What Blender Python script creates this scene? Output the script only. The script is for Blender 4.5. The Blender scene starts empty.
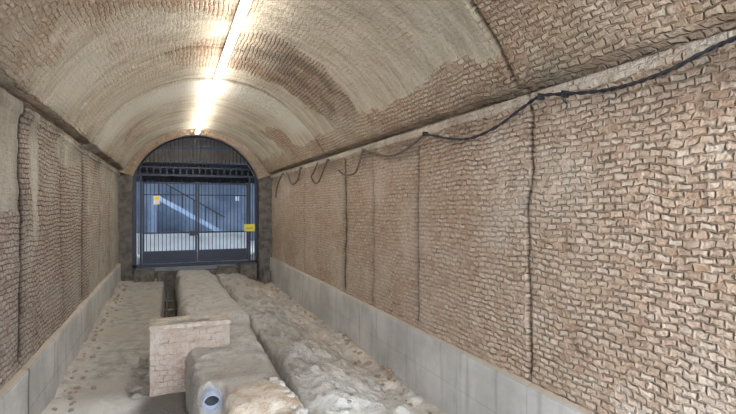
import bpy, bmesh, math, random
import numpy as np
from mathutils import Vector, Matrix

S = bpy.context.scene
COL = S.collection
random.seed(4)

# ------------------------------------------------------------------ camera
YAW = math.atan(198 / 480)
EYE = Vector((0.0, 0.0, 2.65))
cd = bpy.data.cameras.new('camera')
cam = bpy.data.objects.new('camera', cd)
COL.objects.link(cam)
cam.location = EYE
cam.rotation_euler = (math.pi / 2, 0, -YAW)
cd.sensor_width = 36
cd.lens = 480 / 736 * 36
cd.clip_start = 0.05
cd.clip_end = 200
S.camera = cam

# ------------------------------------------------------------------ world, daylight, exposure
w = bpy.data.worlds.new('overcast_sky')
S.world = w
w.use_nodes = True
wn = w.node_tree.nodes
wl = w.node_tree.links
bg = wn['Background']
tc = wn.new('ShaderNodeTexCoord')
sx = wn.new('ShaderNodeSeparateXYZ')
rp = wn.new('ShaderNodeValToRGB')
rp.color_ramp.elements[0].position = 0.0
rp.color_ramp.elements[0].color = (0.86, 0.92, 1.0, 1)
rp.color_ramp.elements[1].position = 0.7
rp.color_ramp.elements[1].color = (0.76, 0.86, 1.0, 1)
wl.new(tc.outputs['Generated'], sx.inputs[0])
wl.new(sx.outputs['Z'], rp.inputs[0])
wl.new(rp.outputs[0], bg.inputs['Color'])
bg.inputs['Strength'].default_value = 13.5
TUBE_STRENGTH = 31.0
S.view_settings.view_transform = 'Standard'
S.view_settings.look = 'None'
S.view_settings.gamma = 1
S.view_settings.use_curve_mapping = False
S.view_settings.exposure = 0.45

# ------------------------------------------------------------------ tunnel dimensions (metres)
XL, XR = -1.486, 3.296          # wall faces
CX = 0.905                      # axis
SPR = 3.74                      # springing height
R = 2.53
CZ = 5.25 - R                   # vault circle
Y0, Y1 = -2.2, 17.0             # mouth behind the camera, gate end
SMAX = 2.42                     # vault half width at the springing
AMAX = math.asin(SMAX / R)
PL = 0.90                       # top of the plinth


# ------------------------------------------------------------------ small numeric helpers
def _hash(ix, iy, seed):
    n = (ix.astype(np.int64) * 374761393 + iy.astype(np.int64) * 668265263 + seed * 982451653) & 0x7fffffff
    n = ((n ^ (n >> 13)) * 1274126177) & 0x7fffffff
    n = (n ^ (n >> 16)) & 0x7fffffff
    return n / float(0x7fffffff)


def vnoise(x, y, seed=0):
    x, y = np.broadcast_arrays(np.asarray(x, float), np.asarray(y, float))
    ix = np.floor(x); iy = np.floor(y)
    fx = x - ix; fy = y - iy
    fx = fx * fx * (3 - 2 * fx); fy = fy * fy * (3 - 2 * fy)
    a = _hash(ix, iy, seed); b = _hash(ix + 1, iy, seed)
    c = _hash(ix, iy + 1, seed); d = _hash(ix + 1, iy + 1, seed)
    return (a * (1 - fx) + b * fx) * (1 - fy) + (c * (1 - fx) + d * fx) * fy


def fbm(x, y, scale=1.0, octv=4, seed=0):
    t = 0; amp = 0.5; s = scale
    x = np.asarray(x, float); y = np.asarray(y, float)
    for k in range(octv):
        t = t + amp * (vnoise(x * s + 17.3 * k, y * s - 9.1 * k, seed + k) - 0.5)
        amp *= 0.5; s *= 2.07
    return t * 2          # about -1..1


def sstep(a, b, x):
    t = np.clip((np.asarray(x, float) - a) / (b - a), 0, 1)
    return t * t * (3 - 2 * t)


def blob(u, v, cu, cv, ru, rv, soft=0.35, seed=0, wob=0.35):
    d = np.sqrt(((u - cu) / ru) ** 2 + ((v - cv) / rv) ** 2) + wob * fbm(u, v, 2.2, 3, seed)
    return 1 - sstep(1 - soft, 1 + soft, d)


def link(o, parent=None):
    COL.objects.link(o)
    if parent is not None:
        o.parent = parent
    return o


def grid_obj(name, P, mat, uv=None, attrs=None, parent=None, smooth=True, close_u=False, flip=False):
    """P: (n, m, 3) array of points -> one mesh object"""
    n, m = P.shape[:2]
    me = bpy.data.meshes.new(name)
    me.vertices.add(n * m)
    me.vertices.foreach_set('co', np.ascontiguousarray(P, np.float32).ravel())
    i, j = np.meshgrid(np.arange(n - 1), np.arange(m - 1), indexing='ij')
    a = i * m + j
    q = np.stack([a, a + m, a + m + 1, a + 1], -1).reshape(-1, 4)
    if close_u:
        k = np.arange(n - 1)
        q2 = np.stack([k * m + m - 1, (k + 1) * m + m - 1, (k + 1) * m, k * m], -1)
        q = np.concatenate([q, q2])
    if flip:
        q = q[:, ::-1]
    q = np.ascontiguousarray(q)
    me.loops.add(q.size)
    me.loops.foreach_set('vertex_index', q.ravel().astype(np.int32))
    me.polygons.add(len(q))
    me.polygons.foreach_set('loop_start', (np.arange(len(q)) * 4).astype(np.int32))
    me.polygons.foreach_set('loop_total', np.full(len(q), 4, np.int32))
    me.update(calc_edges=True)
    if uv is not None:
        l = me.uv_layers.new(name='UVMap')
        l.data.foreach_set('uv', np.ascontiguousarray(uv.reshape(-1, 2)[q.ravel()], np.float32).ravel())
    for k, v in (attrs or {}).items():
        at = me.attributes.new(k, 'FLOAT', 'POINT')
        at.data.foreach_set('value', np.ascontiguousarray(np.broadcast_to(v, (n, m)), np.float32).ravel())
    me.materials.append(mat)
    if smooth:
        me.polygons.foreach_set('use_smooth', np.ones(len(q), bool))
    me.validate()
    return link(bpy.data.objects.new(name, me), parent)


def bx(bm, x0, x1, y0, y1, z0, z1, bevel=0.0, rot=None):
    r = bmesh.ops.create_cube(bm, size=1)
    vs = r['verts']
    bmesh.ops.scale(bm, vec=(x1 - x0, y1 - y0, z1 - z0), verts=vs)
    if rot is not None:
        bmesh.ops.rotate(bm, cent=(0, 0, 0), matrix=rot, verts=vs)
    bmesh.ops.translate(bm, vec=((x0 + x1) / 2, (y0 + y1) / 2, (z0 + z1) / 2), verts=vs)
    if bevel:
        es = list({e for v in vs for e in v.link_edges})
        bmesh.ops.bevel(bm, geom=es, offset=bevel, segments=2, affect='EDGES')


def tube(bm, pts, r, n=10, cap=True):
    pts = [Vector(p) for p in pts]
    rings = []
    for i, p in enumerate(pts):
        t = (pts[min(i + 1, len(pts) - 1)] - pts[max(i - 1, 0)]).normalized()
        a = t.cross(Vector((0, 0, 1)))
        if a.length < 1e-3:
            a = Vector((1, 0, 0))
        a.normalize(); b = t.cross(a).normalized()
        rings.append([bm.verts.new(p + (a * math.cos(2 * math.pi * k / n) + b * math.sin(2 * math.pi * k / n)) * r) for k in range(n)])
    for i in range(len(rings) - 1):
        for k in range(n):
            bm.faces.new((rings[i][k], rings[i][(k + 1) % n], rings[i + 1][(k + 1) % n], rings[i + 1][k]))
    if cap:
        bm.faces.new(rings[0][::-1]); bm.faces.new(rings[-1])


def obj(name, bm, mat, parent=None, smooth=False):
    me = bpy.data.meshes.new(name)
    bmesh.ops.recalc_face_normals(bm, faces=bm.faces)
    bm.to_mesh(me); bm.free()
    me.materials.append(mat)
    if smooth:
        me.polygons.foreach_set('use_smooth', np.ones(len(me.polygons), bool))
    return link(bpy.data.objects.new(name, me), parent)


def thing(name, label, cat, loc=(0, 0, 0), group=None):
    o = bpy.data.objects.new(name, None)
    o.empty_display_size = 0.1
    COL.objects.link(o); o.location = loc
    o['label'] = label; o['category'] = cat
    if group: o['group'] = group
    return o


def tag(o, label, cat, group=None):
    o['label'] = label; o['category'] = cat
    if group: o['group'] = group
    return o


def struct(o):
    o['kind'] = 'structure'
    return o


# ------------------------------------------------------------------ materials
class NT:
    def __init__(s, name, rough=0.9, spec=0.25):
        s.m = bpy.data.materials.new(name); s.m.use_nodes = True
        s.t = s.m.node_tree; s.n = s.t.nodes; s.l = s.t.links
        s.b = s.n['Principled BSDF']
        s.b.inputs['Roughness'].default_value = rough
        s.b.inputs['Specular IOR Level'].default_value = spec

    def new(s, kind, **kw):
        nd = s.n.new(kind)
        for k, v in kw.items(): setattr(nd, k, v)
        return nd

    def lk(s, a, b): s.l.new(a, b)

    def set(s, inp, v):
        if hasattr(v, 'is_output') or isinstance(v, bpy.types.NodeSocket): s.l.new(v, inp)
        elif isinstance(v, (tuple, list)) and len(v) == 3 and inp.type == 'RGBA': inp.default_value = (*v, 1)
        else: inp.default_value = v

    def noise(s, vec, scale, detail=4, rough=0.6):
        nd = s.new('ShaderNodeTexNoise')
        s.set(nd.inputs['Vector'], vec)
        nd.inputs['Scale'].default_value = scale; nd.inputs['Detail'].default_value = detail
        nd.inputs['Roughness'].default_value = rough
        return nd

    def math(s, op, a, b=0.0, c=None, clamp=False):
        nd = s.new('ShaderNodeMath', operation=op); nd.use_clamp = clamp
        s.set(nd.inputs[0], a); s.set(nd.inputs[1], b)
        if c is not None: s.set(nd.inputs[2], c)
        return nd.outputs[0]

    def mapr(s, v, a, b, c=0.0, d=1.0):
        nd = s.new('ShaderNodeMapRange'); nd.interpolation_type = 'SMOOTHSTEP'
        s.set(nd.inputs[0], v)
        for i, x in enumerate((a, b, c, d)): nd.inputs[i + 1].default_value = x
        return nd.outputs[0]

    def mix(s, f, a, b, bt='MIX'):
        nd = s.new('ShaderNodeMix', data_type='RGBA', blend_type=bt)
        s.set(nd.inputs[0], f); s.set(nd.inputs[6], a); s.set(nd.inputs[7], b)
        return nd.outputs[2]

    def vmath(s, op, a, b):
        nd = s.new('ShaderNodeVectorMath', operation=op)
        s.set(nd.inputs[0], a); s.set(nd.inputs[1], b)
        return nd.outputs[0]

    def attr(s, name):
        nd = s.new('ShaderNodeAttribute', attribute_name=name)
        return nd.outputs['Fac']

    def bump(s, h, dist, strength=1.0):
        nd = s.new('ShaderNodeBump')
        s.set(nd.inputs['Height'], h); nd.inputs['Distance'].default_value = dist
        nd.inputs['Strength'].default_value = strength
        s.lk(nd.outputs[0], s.b.inputs['Normal'])

    def ramp(s, f, stops):
        nd = s.new('ShaderNodeValToRGB')
        s.set(nd.inputs[0], f)
        e = nd.color_ramp.elements
        while len(e) < len(stops): e.new(0.5)
        for k, (p, c) in enumerate(stops):
            e[k].position = p; e[k].color = (*c, 1)
        return nd.outputs[0]


def srgb(r, g, b):
    f = lambda c: c / 12.92 if c <= 0.04045 else ((c + 0.055) / 1.055) ** 2.4
    return (f(r / 255), f(g / 255), f(b / 255))


def brickwork(name, rows=0.058, width=0.112, stops=None, mortar=None, plaster=None, deep=0.03, cover=0.0):
    """rough brickwork with worn plaster: attribute 'plaster' covers it, 'dirt' darkens cracks and seams with soot"""
    t = NT(name, 0.93, 0.15)
    uvn = t.new('ShaderNodeUVMap'); uvn.uv_map = 'UVMap'
    uv = uvn.outputs[0]
    n1 = t.noise(uv, 1.3, 3); n2 = t.noise(uv, 9.0, 3)
    o1 = t.vmath('SCALE', t.vmath('SUBTRACT', n1.outputs['Color'], (0.5, 0.5, 0.5)), (0, 0, 0))
    o1.node.inputs['Scale'].default_value = 0.14
    o2 = t.vmath('SCALE', t.vmath('SUBTRACT', n2.outputs['Color'], (0.5, 0.5, 0.5)), (0, 0, 0))
    o2.node.inputs['Scale'].default_value = 0.06
    p = t.vmath('ADD', t.vmath('ADD', uv, o1), o2)
    br = t.new('ShaderNodeTexBrick'); br.offset = 0.5; br.squash = 1
    t.lk(p, br.inputs['Vector'])
    br.inputs['Scale'].default_value = 1
    br.inputs['Color1'].default_value = (0, 0, 0, 1); br.inputs['Color2'].default_value = (1, 1, 1, 1)
    br.inputs['Mortar'].default_value = (0.5, 0.5, 0.5, 1)
    br.inputs['Brick Width'].default_value = width; br.inputs['Row Height'].default_value = rows
    br.inputs['Mortar Size'].default_value = 0.015; br.inputs['Mortar Smooth'].default_value = 1.0
    big = t.noise(uv, 0.55, 5, 0.65); mid = t.noise(uv, 3.2, 5, 0.7); fine = t.noise(uv, 26, 4, 0.75)
    rnd = t.math('MULTIPLY', br.outputs['Color'], 1.0)
    wear = t.noise(uv, 11, 3, 0.6)
    fac = t.math('MULTIPLY', br.outputs['Fac'], t.mapr(t.math('ADD', t.math('MULTIPLY', wear.outputs['Fac'], 0.6), t.math('MULTIPLY', mid.outputs['Fac'], 0.4)), 0.38, 0.56, 0.25, 1.0))
    tone = t.math('ADD', t.math('MULTIPLY', rnd, 0.4), t.math('MULTIPLY', mid.outputs['Fac'], 0.75))
    bc = t.ramp(tone, stops)
    mc = t.mix(mid.outputs['Fac'], mortar, tuple(c * 1.25 for c in mortar))
    holes = t.mapr(t.noise(t.vmath('MULTIPLY', uv, (1.0, 1.6, 1.0)), 6.5, 3, 0.6).outputs['Fac'], 0.50, 0.64)
    mcd = t.mix(t.math('MULTIPLY', holes, 0.85), mc, tuple(c * 0.26 for c in mortar))
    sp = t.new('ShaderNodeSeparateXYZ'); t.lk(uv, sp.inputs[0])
    dusty = t.mapr(sp.outputs['X'], 3.0, 6.5, 0.62, 0.95)      # mortar colour mixed in more weakly towards the open mouth
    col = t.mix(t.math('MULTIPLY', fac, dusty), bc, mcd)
    # lime bloom in patches over the bricks
    bloom = t.mapr(t.math('ADD', t.math('MULTIPLY', big.outputs['Fac'], 0.8), t.math('MULTIPLY', fine.outputs['Fac'], 0.3)), 0.50, 0.70)
    col = t.mix(t.math('MULTIPLY', bloom, 0.6), col, plaster)
    # plaster coat
    edge = t.math('ADD', t.math('SUBTRACT', mid.outputs['Fac'], 0.5), t.math('MULTIPLY', t.math('SUBTRACT', fine.outputs['Fac'], 0.5), 0.6))
    pm = t.mapr(t.math('ADD', t.math('ADD', t.attr('plaster'), cover), t.math('MULTIPLY', edge, 0.9)), 0.38, 0.68)
    st = t.noise(t.vmath('MULTIPLY', uv, (3.5, 0.6, 1)), 1.6, 5, 0.7)
    pc = t.mix(t.mapr(st.outputs['Fac'], 0.35, 0.7), plaster, tuple(a * b for a, b in zip(plaster, (0.68, 0.64, 0.58))))
    pc = t.mix(t.math('MULTIPLY', t.mapr(fine.outputs['Fac'], 0.55, 0.8), 0.45), pc, tuple(c * 0.5 for c in plaster))
    pale = t.attr('pale')
    pc = t.mix(pale, pc, srgb(205, 202, 192))
    col = t.mix(t.math('MULTIPLY', pm, 0.92), col, pc)
    drt = t.math('MULTIPLY', t.attr('dirt'), t.mapr(fine.outputs['Fac'], 0.2, 0.6, 0.75, 1.0))
    col = t.mix(drt, col, srgb(52, 44, 38))
    t.lk(col, t.b.inputs['Base Color'])
    inv = t.math('SUBTRACT', 1.0, fac)
    hb = t.math('MULTIPLY', inv, t.math('ADD', t.math('MULTIPLY', rnd, 0.55), 0.6))
    hb = t.math('MULTIPLY', hb, t.math('SUBTRACT', 1.0, t.math('MULTIPLY', pm, 0.9)))
    hh = t.math('ADD', hb, t.math('MULTIPLY', wear.outputs['Fac'], 0.9))
    hh = t.math('ADD', hh, t.math('MULTIPLY', mid.outputs['Fac'], 0.5))
    hh = t.math('ADD', hh, t.math('MULTIPLY', fine.outputs['Fac'], 0.7))
    hh = t.math('ADD', hh, t.math('MULTIPLY', pm, 0.45))
    t.bump(hh, deep)
    return t.m


def ground_mat(name, base, dark, tan, deep=0.03):
    t = NT(name, 0.95, 0.1)
    tcn = t.new('ShaderNodeTexCoord'); v = tcn.outputs['Object']
    big = t.noise(v, 0.9, 5, 0.65); mid = t.noise(v, 5, 5, 0.7); fine = t.noise(v, 38, 4, 0.7)
    col = t.mix(t.mapr(mid.outputs['Fac'], 0.35, 0.7), base, dark)
    col = t.mix(t.mapr(big.outputs['Fac'], 0.45, 0.65), col, t.mix(mid.outputs['Fac'], tan, base))
    col = t.mix(t.attr('sand'), col, t.mix(t.mapr(mid.outputs['Fac'], 0.4, 0.65), srgb(216, 206, 192), srgb(186, 166, 142)))
    col = t.mix(t.attr('lime_and_daylight'), col, srgb(215, 213, 208))
    col = t.mix(t.attr('damp_and_cleft'), col, tuple(c * 0.35 for c in dark))
    vo = t.new('ShaderNodeTexVoronoi'); t.lk(v, vo.inputs['Vector']); vo.inputs['Scale'].default_value = 22
    peb = t.mapr(vo.outputs['Distance'], 0.1, 0.4, 1, 0)
    col = t.mix(t.math('MULTIPLY', t.math('MULTIPLY', peb, t.mapr(mid.outputs['Fac'], 0.5, 0.62)), 0.55), col, srgb(196, 188, 176))
    t.lk(col, t.b.inputs['Base Color'])
    h = t.math('ADD', t.math('MULTIPLY', mid.outputs['Fac'], 1.0), t.math('MULTIPLY', fine.outputs['Fac'], 0.45))
    h = t.math('ADD', h, t.math('MULTIPLY', t.math('MULTIPLY', peb, t.mapr(mid.outputs['Fac'], 0.45, 0.6)), 0.3))
    t.bump(h, deep)
    return t.m


def plain(name, c1, c2=None, scale=6, rough=0.8, metal=0.0, bumpd=0.004, spec=0.3):
    t = NT(name, rough, spec)
    t.b.inputs['Metallic'].default_value = metal
    tcn = t.new('ShaderNodeTexCoord'); v = tcn.outputs['Object']
    n = t.noise(v, scale, 5, 0.65)
    t.lk(t.mix(t.mapr(n.outputs['Fac'], 0.35, 0.68), c1, c2 or tuple(c * 0.75 for c in c1)), t.b.inputs['Base Color'])
    if bumpd: t.bump(n.outputs['Fac'], bumpd)
    return t.m


def concrete_mat():
    t = NT('plinth_concrete', 0.85, 0.25)
    uvn = t.new('ShaderNodeUVMap'); uvn.uv_map = 'UVMap'; uv = uvn.outputs[0]
    big = t.noise(uv, 0.8, 5, 0.6); mid = t.noise(uv, 4.5, 5, 0.7); fine = t.noise(uv, 30, 3)
    st = t.noise(t.vmath('MULTIPLY', uv, (5.0, 0.5, 1)), 1.5, 4, 0.6)
    br = t.new('ShaderNodeTexBrick'); br.offset = 0.0
    t.lk(t.vmath('ADD', uv, (0.0, 0.02, 0)), br.inputs['Vector'])
    br.inputs['Scale'].default_value = 1; br.inputs['Brick Width'].default_value = 1.25
    br.inputs['Row Height'].default_value = 0.46; br.inputs['Mortar Size'].default_value = 0.006
    col = t.mix(t.mapr(big.outputs['Fac'], 0.35, 0.65), srgb(188, 186, 182), srgb(160, 158, 154))
    col = t.mix(t.math('MULTIPLY', t.mapr(st.outputs['Fac'], 0.5, 0.75), 0.5), col, srgb(124, 120, 114))
    col = t.mix(t.math('MULTIPLY', t.mapr(mid.outputs['Fac'], 0.55, 0.75), 0.5), col, srgb(182, 178, 170))
    col = t.mix(t.math('MULTIPLY', br.outputs['Fac'], 0.22), col, srgb(92, 88, 84))
    col = t.mix(t.attr('dirt'), col, srgb(52, 46, 42))
    col = t.mix(t.attr('pale'), col, srgb(170, 155, 135))
    t.lk(col, t.b.inputs['Base Color'])
    t.bump(t.math('ADD', t.math('SUBTRACT', mid.outputs['Fac'], br.outputs['Fac']), t.math('MULTIPLY', fine.outputs['Fac'], 0.4)), 0.012)
    return t.m


LIME = srgb(190, 176, 158)
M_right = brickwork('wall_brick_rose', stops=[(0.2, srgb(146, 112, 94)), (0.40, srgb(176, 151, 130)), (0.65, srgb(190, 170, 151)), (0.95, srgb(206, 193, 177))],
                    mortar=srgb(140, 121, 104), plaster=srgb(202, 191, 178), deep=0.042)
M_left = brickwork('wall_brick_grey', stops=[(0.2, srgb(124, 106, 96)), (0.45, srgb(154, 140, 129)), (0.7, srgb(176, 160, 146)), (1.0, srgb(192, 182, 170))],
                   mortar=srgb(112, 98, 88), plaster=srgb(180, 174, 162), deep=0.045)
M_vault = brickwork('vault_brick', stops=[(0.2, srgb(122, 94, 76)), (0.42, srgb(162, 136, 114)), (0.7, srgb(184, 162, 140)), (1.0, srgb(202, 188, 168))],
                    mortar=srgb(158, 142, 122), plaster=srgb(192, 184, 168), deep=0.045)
M_conc = concrete_mat()
M_dirt = ground_mat('dusty_earth', srgb(176, 172, 165), srgb(138, 133, 126), srgb(160, 149, 136), 0.06)
M_bank = ground_mat('dust_on_concrete', srgb(174, 171, 166), srgb(144, 140, 134), srgb(160, 152, 142), 0.04)
M_steel = plain('blue_black_steel', srgb(24, 33, 52), srgb(18, 25, 40), 8, 0.45, 0.3, 0.001, 0.5)
M_stone = plain('grey_dressed_stone', srgb(112, 106, 98), srgb(78, 73, 68), 5, 0.9, 0, 0.02)
M_rub = plain('rubble_stone', srgb(168, 160, 150), srgb(128, 120, 112), 14, 0.95, 0, 0.02)
M_brickbit = plain('broken_brick', srgb(168, 146, 128), srgb(138, 118, 104), 14, 0.95, 0, 0.02)
M_plasterbit = plain('white_plaster', srgb(222, 220, 216), srgb(188, 186, 182), 14, 0.9, 0, 0.015)
M_cable = plain('black_rubber', srgb(34, 34, 37), srgb(50, 50, 54), 30, 0.6, 0, 0.0)
M_cable2 = plain('dusty_grey_rubber', srgb(108, 96, 90), srgb(80, 72, 66), 20, 0.8, 0, 0.0)
M_white = plain('white_enamel', srgb(225, 225, 222), srgb(205, 205, 200), 9, 0.4, 0, 0.0)
M_pipe = plain('grey_plastic_pipe', srgb(158, 164, 176), srgb(128, 134, 148), 9, 0.5, 0, 0.0)

# ------------------------------------------------------------------ brick walls
LONG = np.arange(Y0, Y1 + 0.001, 0.024)


def crack(y, z, yc, zmin=-9, zmax=9, wid=0.022, wig=0.06, seed=1):
    c = yc + wig * fbm(z, z * 0 + seed, 1.6, 4, seed) * 1.2
    ww = wid * (0.65 + 0.9 * np.abs(fbm(z, z * 0 + 3.3, 2.3, 3, seed + 9)))
    g = np.exp(-((y - c) / ww) ** 2)
    return g * sstep(zmin, zmin + 0.15, z) * (1 - sstep(zmax - 0.15, zmax, z))


def wall(name, side, mat, cracks, plaster_fn):
    zs = np.arange(PL - 0.05, SPR + 0.03, 0.028)
    Yg, Zg = np.meshgrid(LONG, zs, indexing='ij')
    rel = 0.028 * fbm(Yg, Zg, 0.8, 3, 3 + side) + 0.016 * fbm(Yg, Zg, 6, 3, 8 + side)
    rel = rel * (1 - sstep(SPR - 0.35, SPR - 0.12, Zg)) + 0.012 * fbm(Yg, Zg, 3, 3, 9 + side) * sstep(SPR - 0.3, SPR - 0.1, Zg)
    dirt = np.zeros_like(Yg)
    for (yc, z0, z1, wd, wig, dep, dk, sd) in cracks:
        g = crack(Yg, Zg, yc, z0, z1, wd, wig, sd)
        rel -= dep * g
        halo = crack(Yg, Zg, yc, z0, z1, wd * 3.2, wig, sd)
        dirt = np.maximum(dirt, np.maximum(dk * g, 0.35 * dk * halo))
    # weathered grime under the ledge
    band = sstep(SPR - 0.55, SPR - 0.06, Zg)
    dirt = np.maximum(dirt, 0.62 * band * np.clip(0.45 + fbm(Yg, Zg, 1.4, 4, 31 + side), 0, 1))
    # groove just below the ledge, rounded ledge top
    lip = sstep(SPR - 0.13, SPR - 0.07, Zg)
    rel += 0.035 * lip
    pl, pale = plaster_fn(Yg, Zg)
    pl = np.maximum(pl, (0.62 if side > 0 else 0.3) * lip)
    pale = np.maximum(pale, (0.3 if side > 0 else 0.0) * sstep(SPR - 0.10, SPR - 0.06, Zg) * np.clip(0.75 + 0.6 * fbm(Yg, Zg, 1.5, 3, 77), 0, 1))
    dirt = dirt * (1 - (0.5 if side > 0 else 0.0) * lip)
    x = (XR - rel) if side > 0 else (XL + rel)
    P = np.stack([x, Yg, Zg], -1)
    # ledge: return back over the wall head into the vault
    last = P[:, -1:, :].copy(); last[..., 0] += side * 0.16; last[..., 2] += 0.03
    P = np.concatenate([P, last], 1)
    ex = lambda a: np.concatenate([a, a[:, -1:]], 1)
    Yg2, Zg2 = ex(Yg), np.concatenate([Zg, Zg[:, -1:] + 0.1], 1)
    o = grid_obj(name, P, mat, np.stack([Yg2, Zg2], -1), dict(plaster=ex(pl), dirt=ex(dirt), pale=ex(pale)), flip=(side < 0))
    return struct(o)


def right_plaster(y, z):
    p = 0.12 + 0.32 * fbm(y, z, 0.5, 3, 50)
    p += 0.35 * blob(y, z, 4.55, 3.0, 0.5, 0.9, seed=3)       # bloom streak
    p += 0.30 * blob(y, z, 2.4, 2.9, 0.8, 0.5, seed=4)
    p += 0.25 * blob(y, z, 3.0, 1.25, 1.0, 0.35, seed=5)
    p += 0.30 * sstep(10.5, 15, y)
    return p, np.zeros_like(y)


def left_plaster(y, z):
    p = 0.05 + 0.3 * fbm(y, z, 0.5, 3, 60)
    p += 0.95 * (1 - sstep(6.05, 6.2, y)) * sstep(2.45, 2.7, z + 0.25 * fbm(y, z, 1.0, 3, 5))
    p += 0.75 * blob(y, z, 6.75, 3.2, 0.22, 0.9, seed=6)
    p += 0.7 * blob(y, z, 8.9, 3.5, 1.2, 0.28, seed=7)
    p += 0.55 * sstep(10.0, 11.0, y)
    pale = 0.3 * blob(y, z, 6.75, 3.2, 0.1, 0.75, seed=6)
    return p, pale


wall('wall_right', 1, M_right,
     [(3.8, PL, SPR + 0.2, 0.022, 0.10, 0.075, 0.95, 11), (6.1, PL, SPR - 0.1, 0.035, 0.05, 0.03, 0.75, 12),
      (9.2, PL, SPR, 0.08, 0.08, 0.025, 1.0, 13), (7.75, PL, SPR, 0.05, 0.12, 0.02, 0.5, 14),
      (4.62, 3.2, SPR - 0.02, 0.02, 0.2, 0.02, 0.25, 15), (12.4, PL, SPR, 0.03, 0.1, 0.03, 0.4, 16), (5.55, 3.15, SPR, 0.022, 0.06, 0.02, 0.35, 17)], right_plaster)
wall('wall_left', -1, M_left,
     [(6.2, PL, SPR + 0.2, 0.085, 0.09, 0.02, 1.0, 21), (8.35, PL, SPR, 0.06, 0.08, 0.015, 0.5, 22),
      (10.1, PL, SPR, 0.09, 0.06, 0.015, 0.75, 23), (12.4, PL, SPR, 0.05, 0.06, 0.04, 0.5, 24), (14.3, PL, SPR, 0.05, 0.06, 0.04, 0.4, 25)], left_plaster)

# ------------------------------------------------------------------ vault (arc length s runs across, 0 at the crown)
ss = np.arange(-R * AMAX, R * AMAX + 0.03, 0.03)
Yg, Sg = np.meshgrid(LONG, ss, indexing='ij')
rel = 0.03 * fbm(Yg, Sg, 0.7, 3, 71) + 0.014 * fbm(Yg, Sg, 5, 3, 72)
dirt = np.zeros_like(Yg)
rel = rel * (1 - 0.85 * sstep(R * AMAX - 0.5, R * AMAX - 0.1, np.abs(Sg)))
wob = 0.05 * fbm(Sg, Sg * 0, 0.9, 3, 5)
for (yc, wd, dep, dk, s0, s1) in [(3.8, 0.03, 0.06, 0.85, 0.5, 3.2), (6.35, 0.03, 0.03, 0.5, -3.2, -1.9), (8.15, 0.03, 0.05, 0.55, -3.2, 0.4), (7.65, 0.03, 0.03, 0.4, 1.6, 3.2),
                                  (10.1, 0.035, 0.06, 0.75, -3.2, 3.2), (11.9, 0.04, 0.03, 0.35, -3.2, 3.2),
                                  (13.4, 0.05, 0.03, 0.4, -3.2, 3.2), (15.0, 0.05, 0.04, 0.45, -3.2, 3.2)]:
    g = np.exp(-((Yg - yc - wob * 1.6) / wd) ** 2) * sstep(s0, s0 + 0.3, Sg) * (1 - sstep(s1 - 0.3, s1, Sg))
    gate = np.clip(0.65 + 1.2 * fbm(Sg, Yg * 0 + yc, 1.1, 3, 90), 0, 1)
    rel -= dep * g * gate
    dirt = np.maximum(dirt, dk * g * gate)
# steps between the building stages
rel += 0.035 * sstep(10.08, 10.14, Yg) - 0.02 * sstep(11.88, 11.95, Yg) + 0.02 * sstep(8.1, 8.16, Yg)
pl = 0.76 + 0.42 * fbm(Yg, Sg, 0.7, 4, 40)
pl -= 0.75 * (1 - sstep(3.7, 3.9, Yg)) * sstep(0.2, 0.9, Sg)                 # near right: bare brick
pl -= 1.2 * blob(Yg, Sg, 8.2, 1.15, 0.95, 1.25, seed=41)                      # dark bare band right of the lamps
pl -= 0.55 * blob(Yg, Sg, 8.5, -0.3, 0.7, 0.6, seed=42)
pl -= 0.6 * blob(Yg, Sg, 4.6, -2.5, 1.3, 0.5, seed=43)
pl -= 0.5 * blob(Yg, Sg, 5.2, -1.2, 1.1, 1.0, seed=44)
pl -= 0.55 * blob(Yg, Sg, 5.15, 1.75, 0.4, 0.35, seed=45)
pl -= 0.5 * blob(Yg, Sg, 6.0, -0.2, 1.0, 0.5, seed=49)
pl -= 0.9 * sstep(2.3, 2.6, Sg + 0.25 * fbm(Yg, Sg, 1.5, 3, 46))              # brick haunch on the right
pl -= 0.7 * (1 - sstep(-2.9, -2.7, Sg))
pl -= 0.7 * blob(Yg, Sg, 12.6, 2.0, 0.7, 0.4, seed=47)
pl -= 0.5 * blob(Yg, Sg, 13.6, -1.9, 1.0, 0.4, seed=48)
pl += 0.35 * blob(Yg, Sg, 5.9, 1.3, 1.6, 1.1, seed=50)
pl += 0.8 * sstep(10.1, 10.2, Yg) * (1 - sstep(11.5, 12.0, Yg)) * (1 - sstep(2.2, 2.5, Sg))
pale = 0.75 * sstep(10.12, 10.2, Yg) * (1 - sstep(10.9, 11.9, Yg)) * (1 - sstep(2.0, 2.3, Sg))
pale = np.maximum(pale, 0.35 * blob(Yg, Sg, 7.1, -1.9, 0.6, 1.1, seed=51))
bands = 0.25 * np.clip(np.sin(Yg * 3.1 + 0.6 * fbm(Yg, Sg, 0.8, 2, 52)), 0, 1) * sstep(11.9, 12.4, Yg)
dirt = np.maximum(dirt, bands * np.clip(0.6 + fbm(Yg, Sg, 1.2, 3, 53), 0, 1))
dirt = np.maximum(dirt, 0.55 * blob(Yg, Sg, 8.2, 1.15, 0.95, 1.3, seed=41) * np.clip(0.7 + 1.2 * fbm(Yg, Sg, 3, 3, 55), 0, 1))
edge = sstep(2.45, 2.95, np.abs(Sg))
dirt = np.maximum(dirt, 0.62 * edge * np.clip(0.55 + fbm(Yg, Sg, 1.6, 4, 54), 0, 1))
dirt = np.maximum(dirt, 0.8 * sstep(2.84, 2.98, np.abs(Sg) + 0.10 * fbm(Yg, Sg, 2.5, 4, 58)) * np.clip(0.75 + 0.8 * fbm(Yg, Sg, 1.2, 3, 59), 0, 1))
rel -= 0.12 * sstep(2.80, 2.90, np.abs(Sg))          # the vault springs from behind the ledge
A = Sg / R
rr = R - rel
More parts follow.
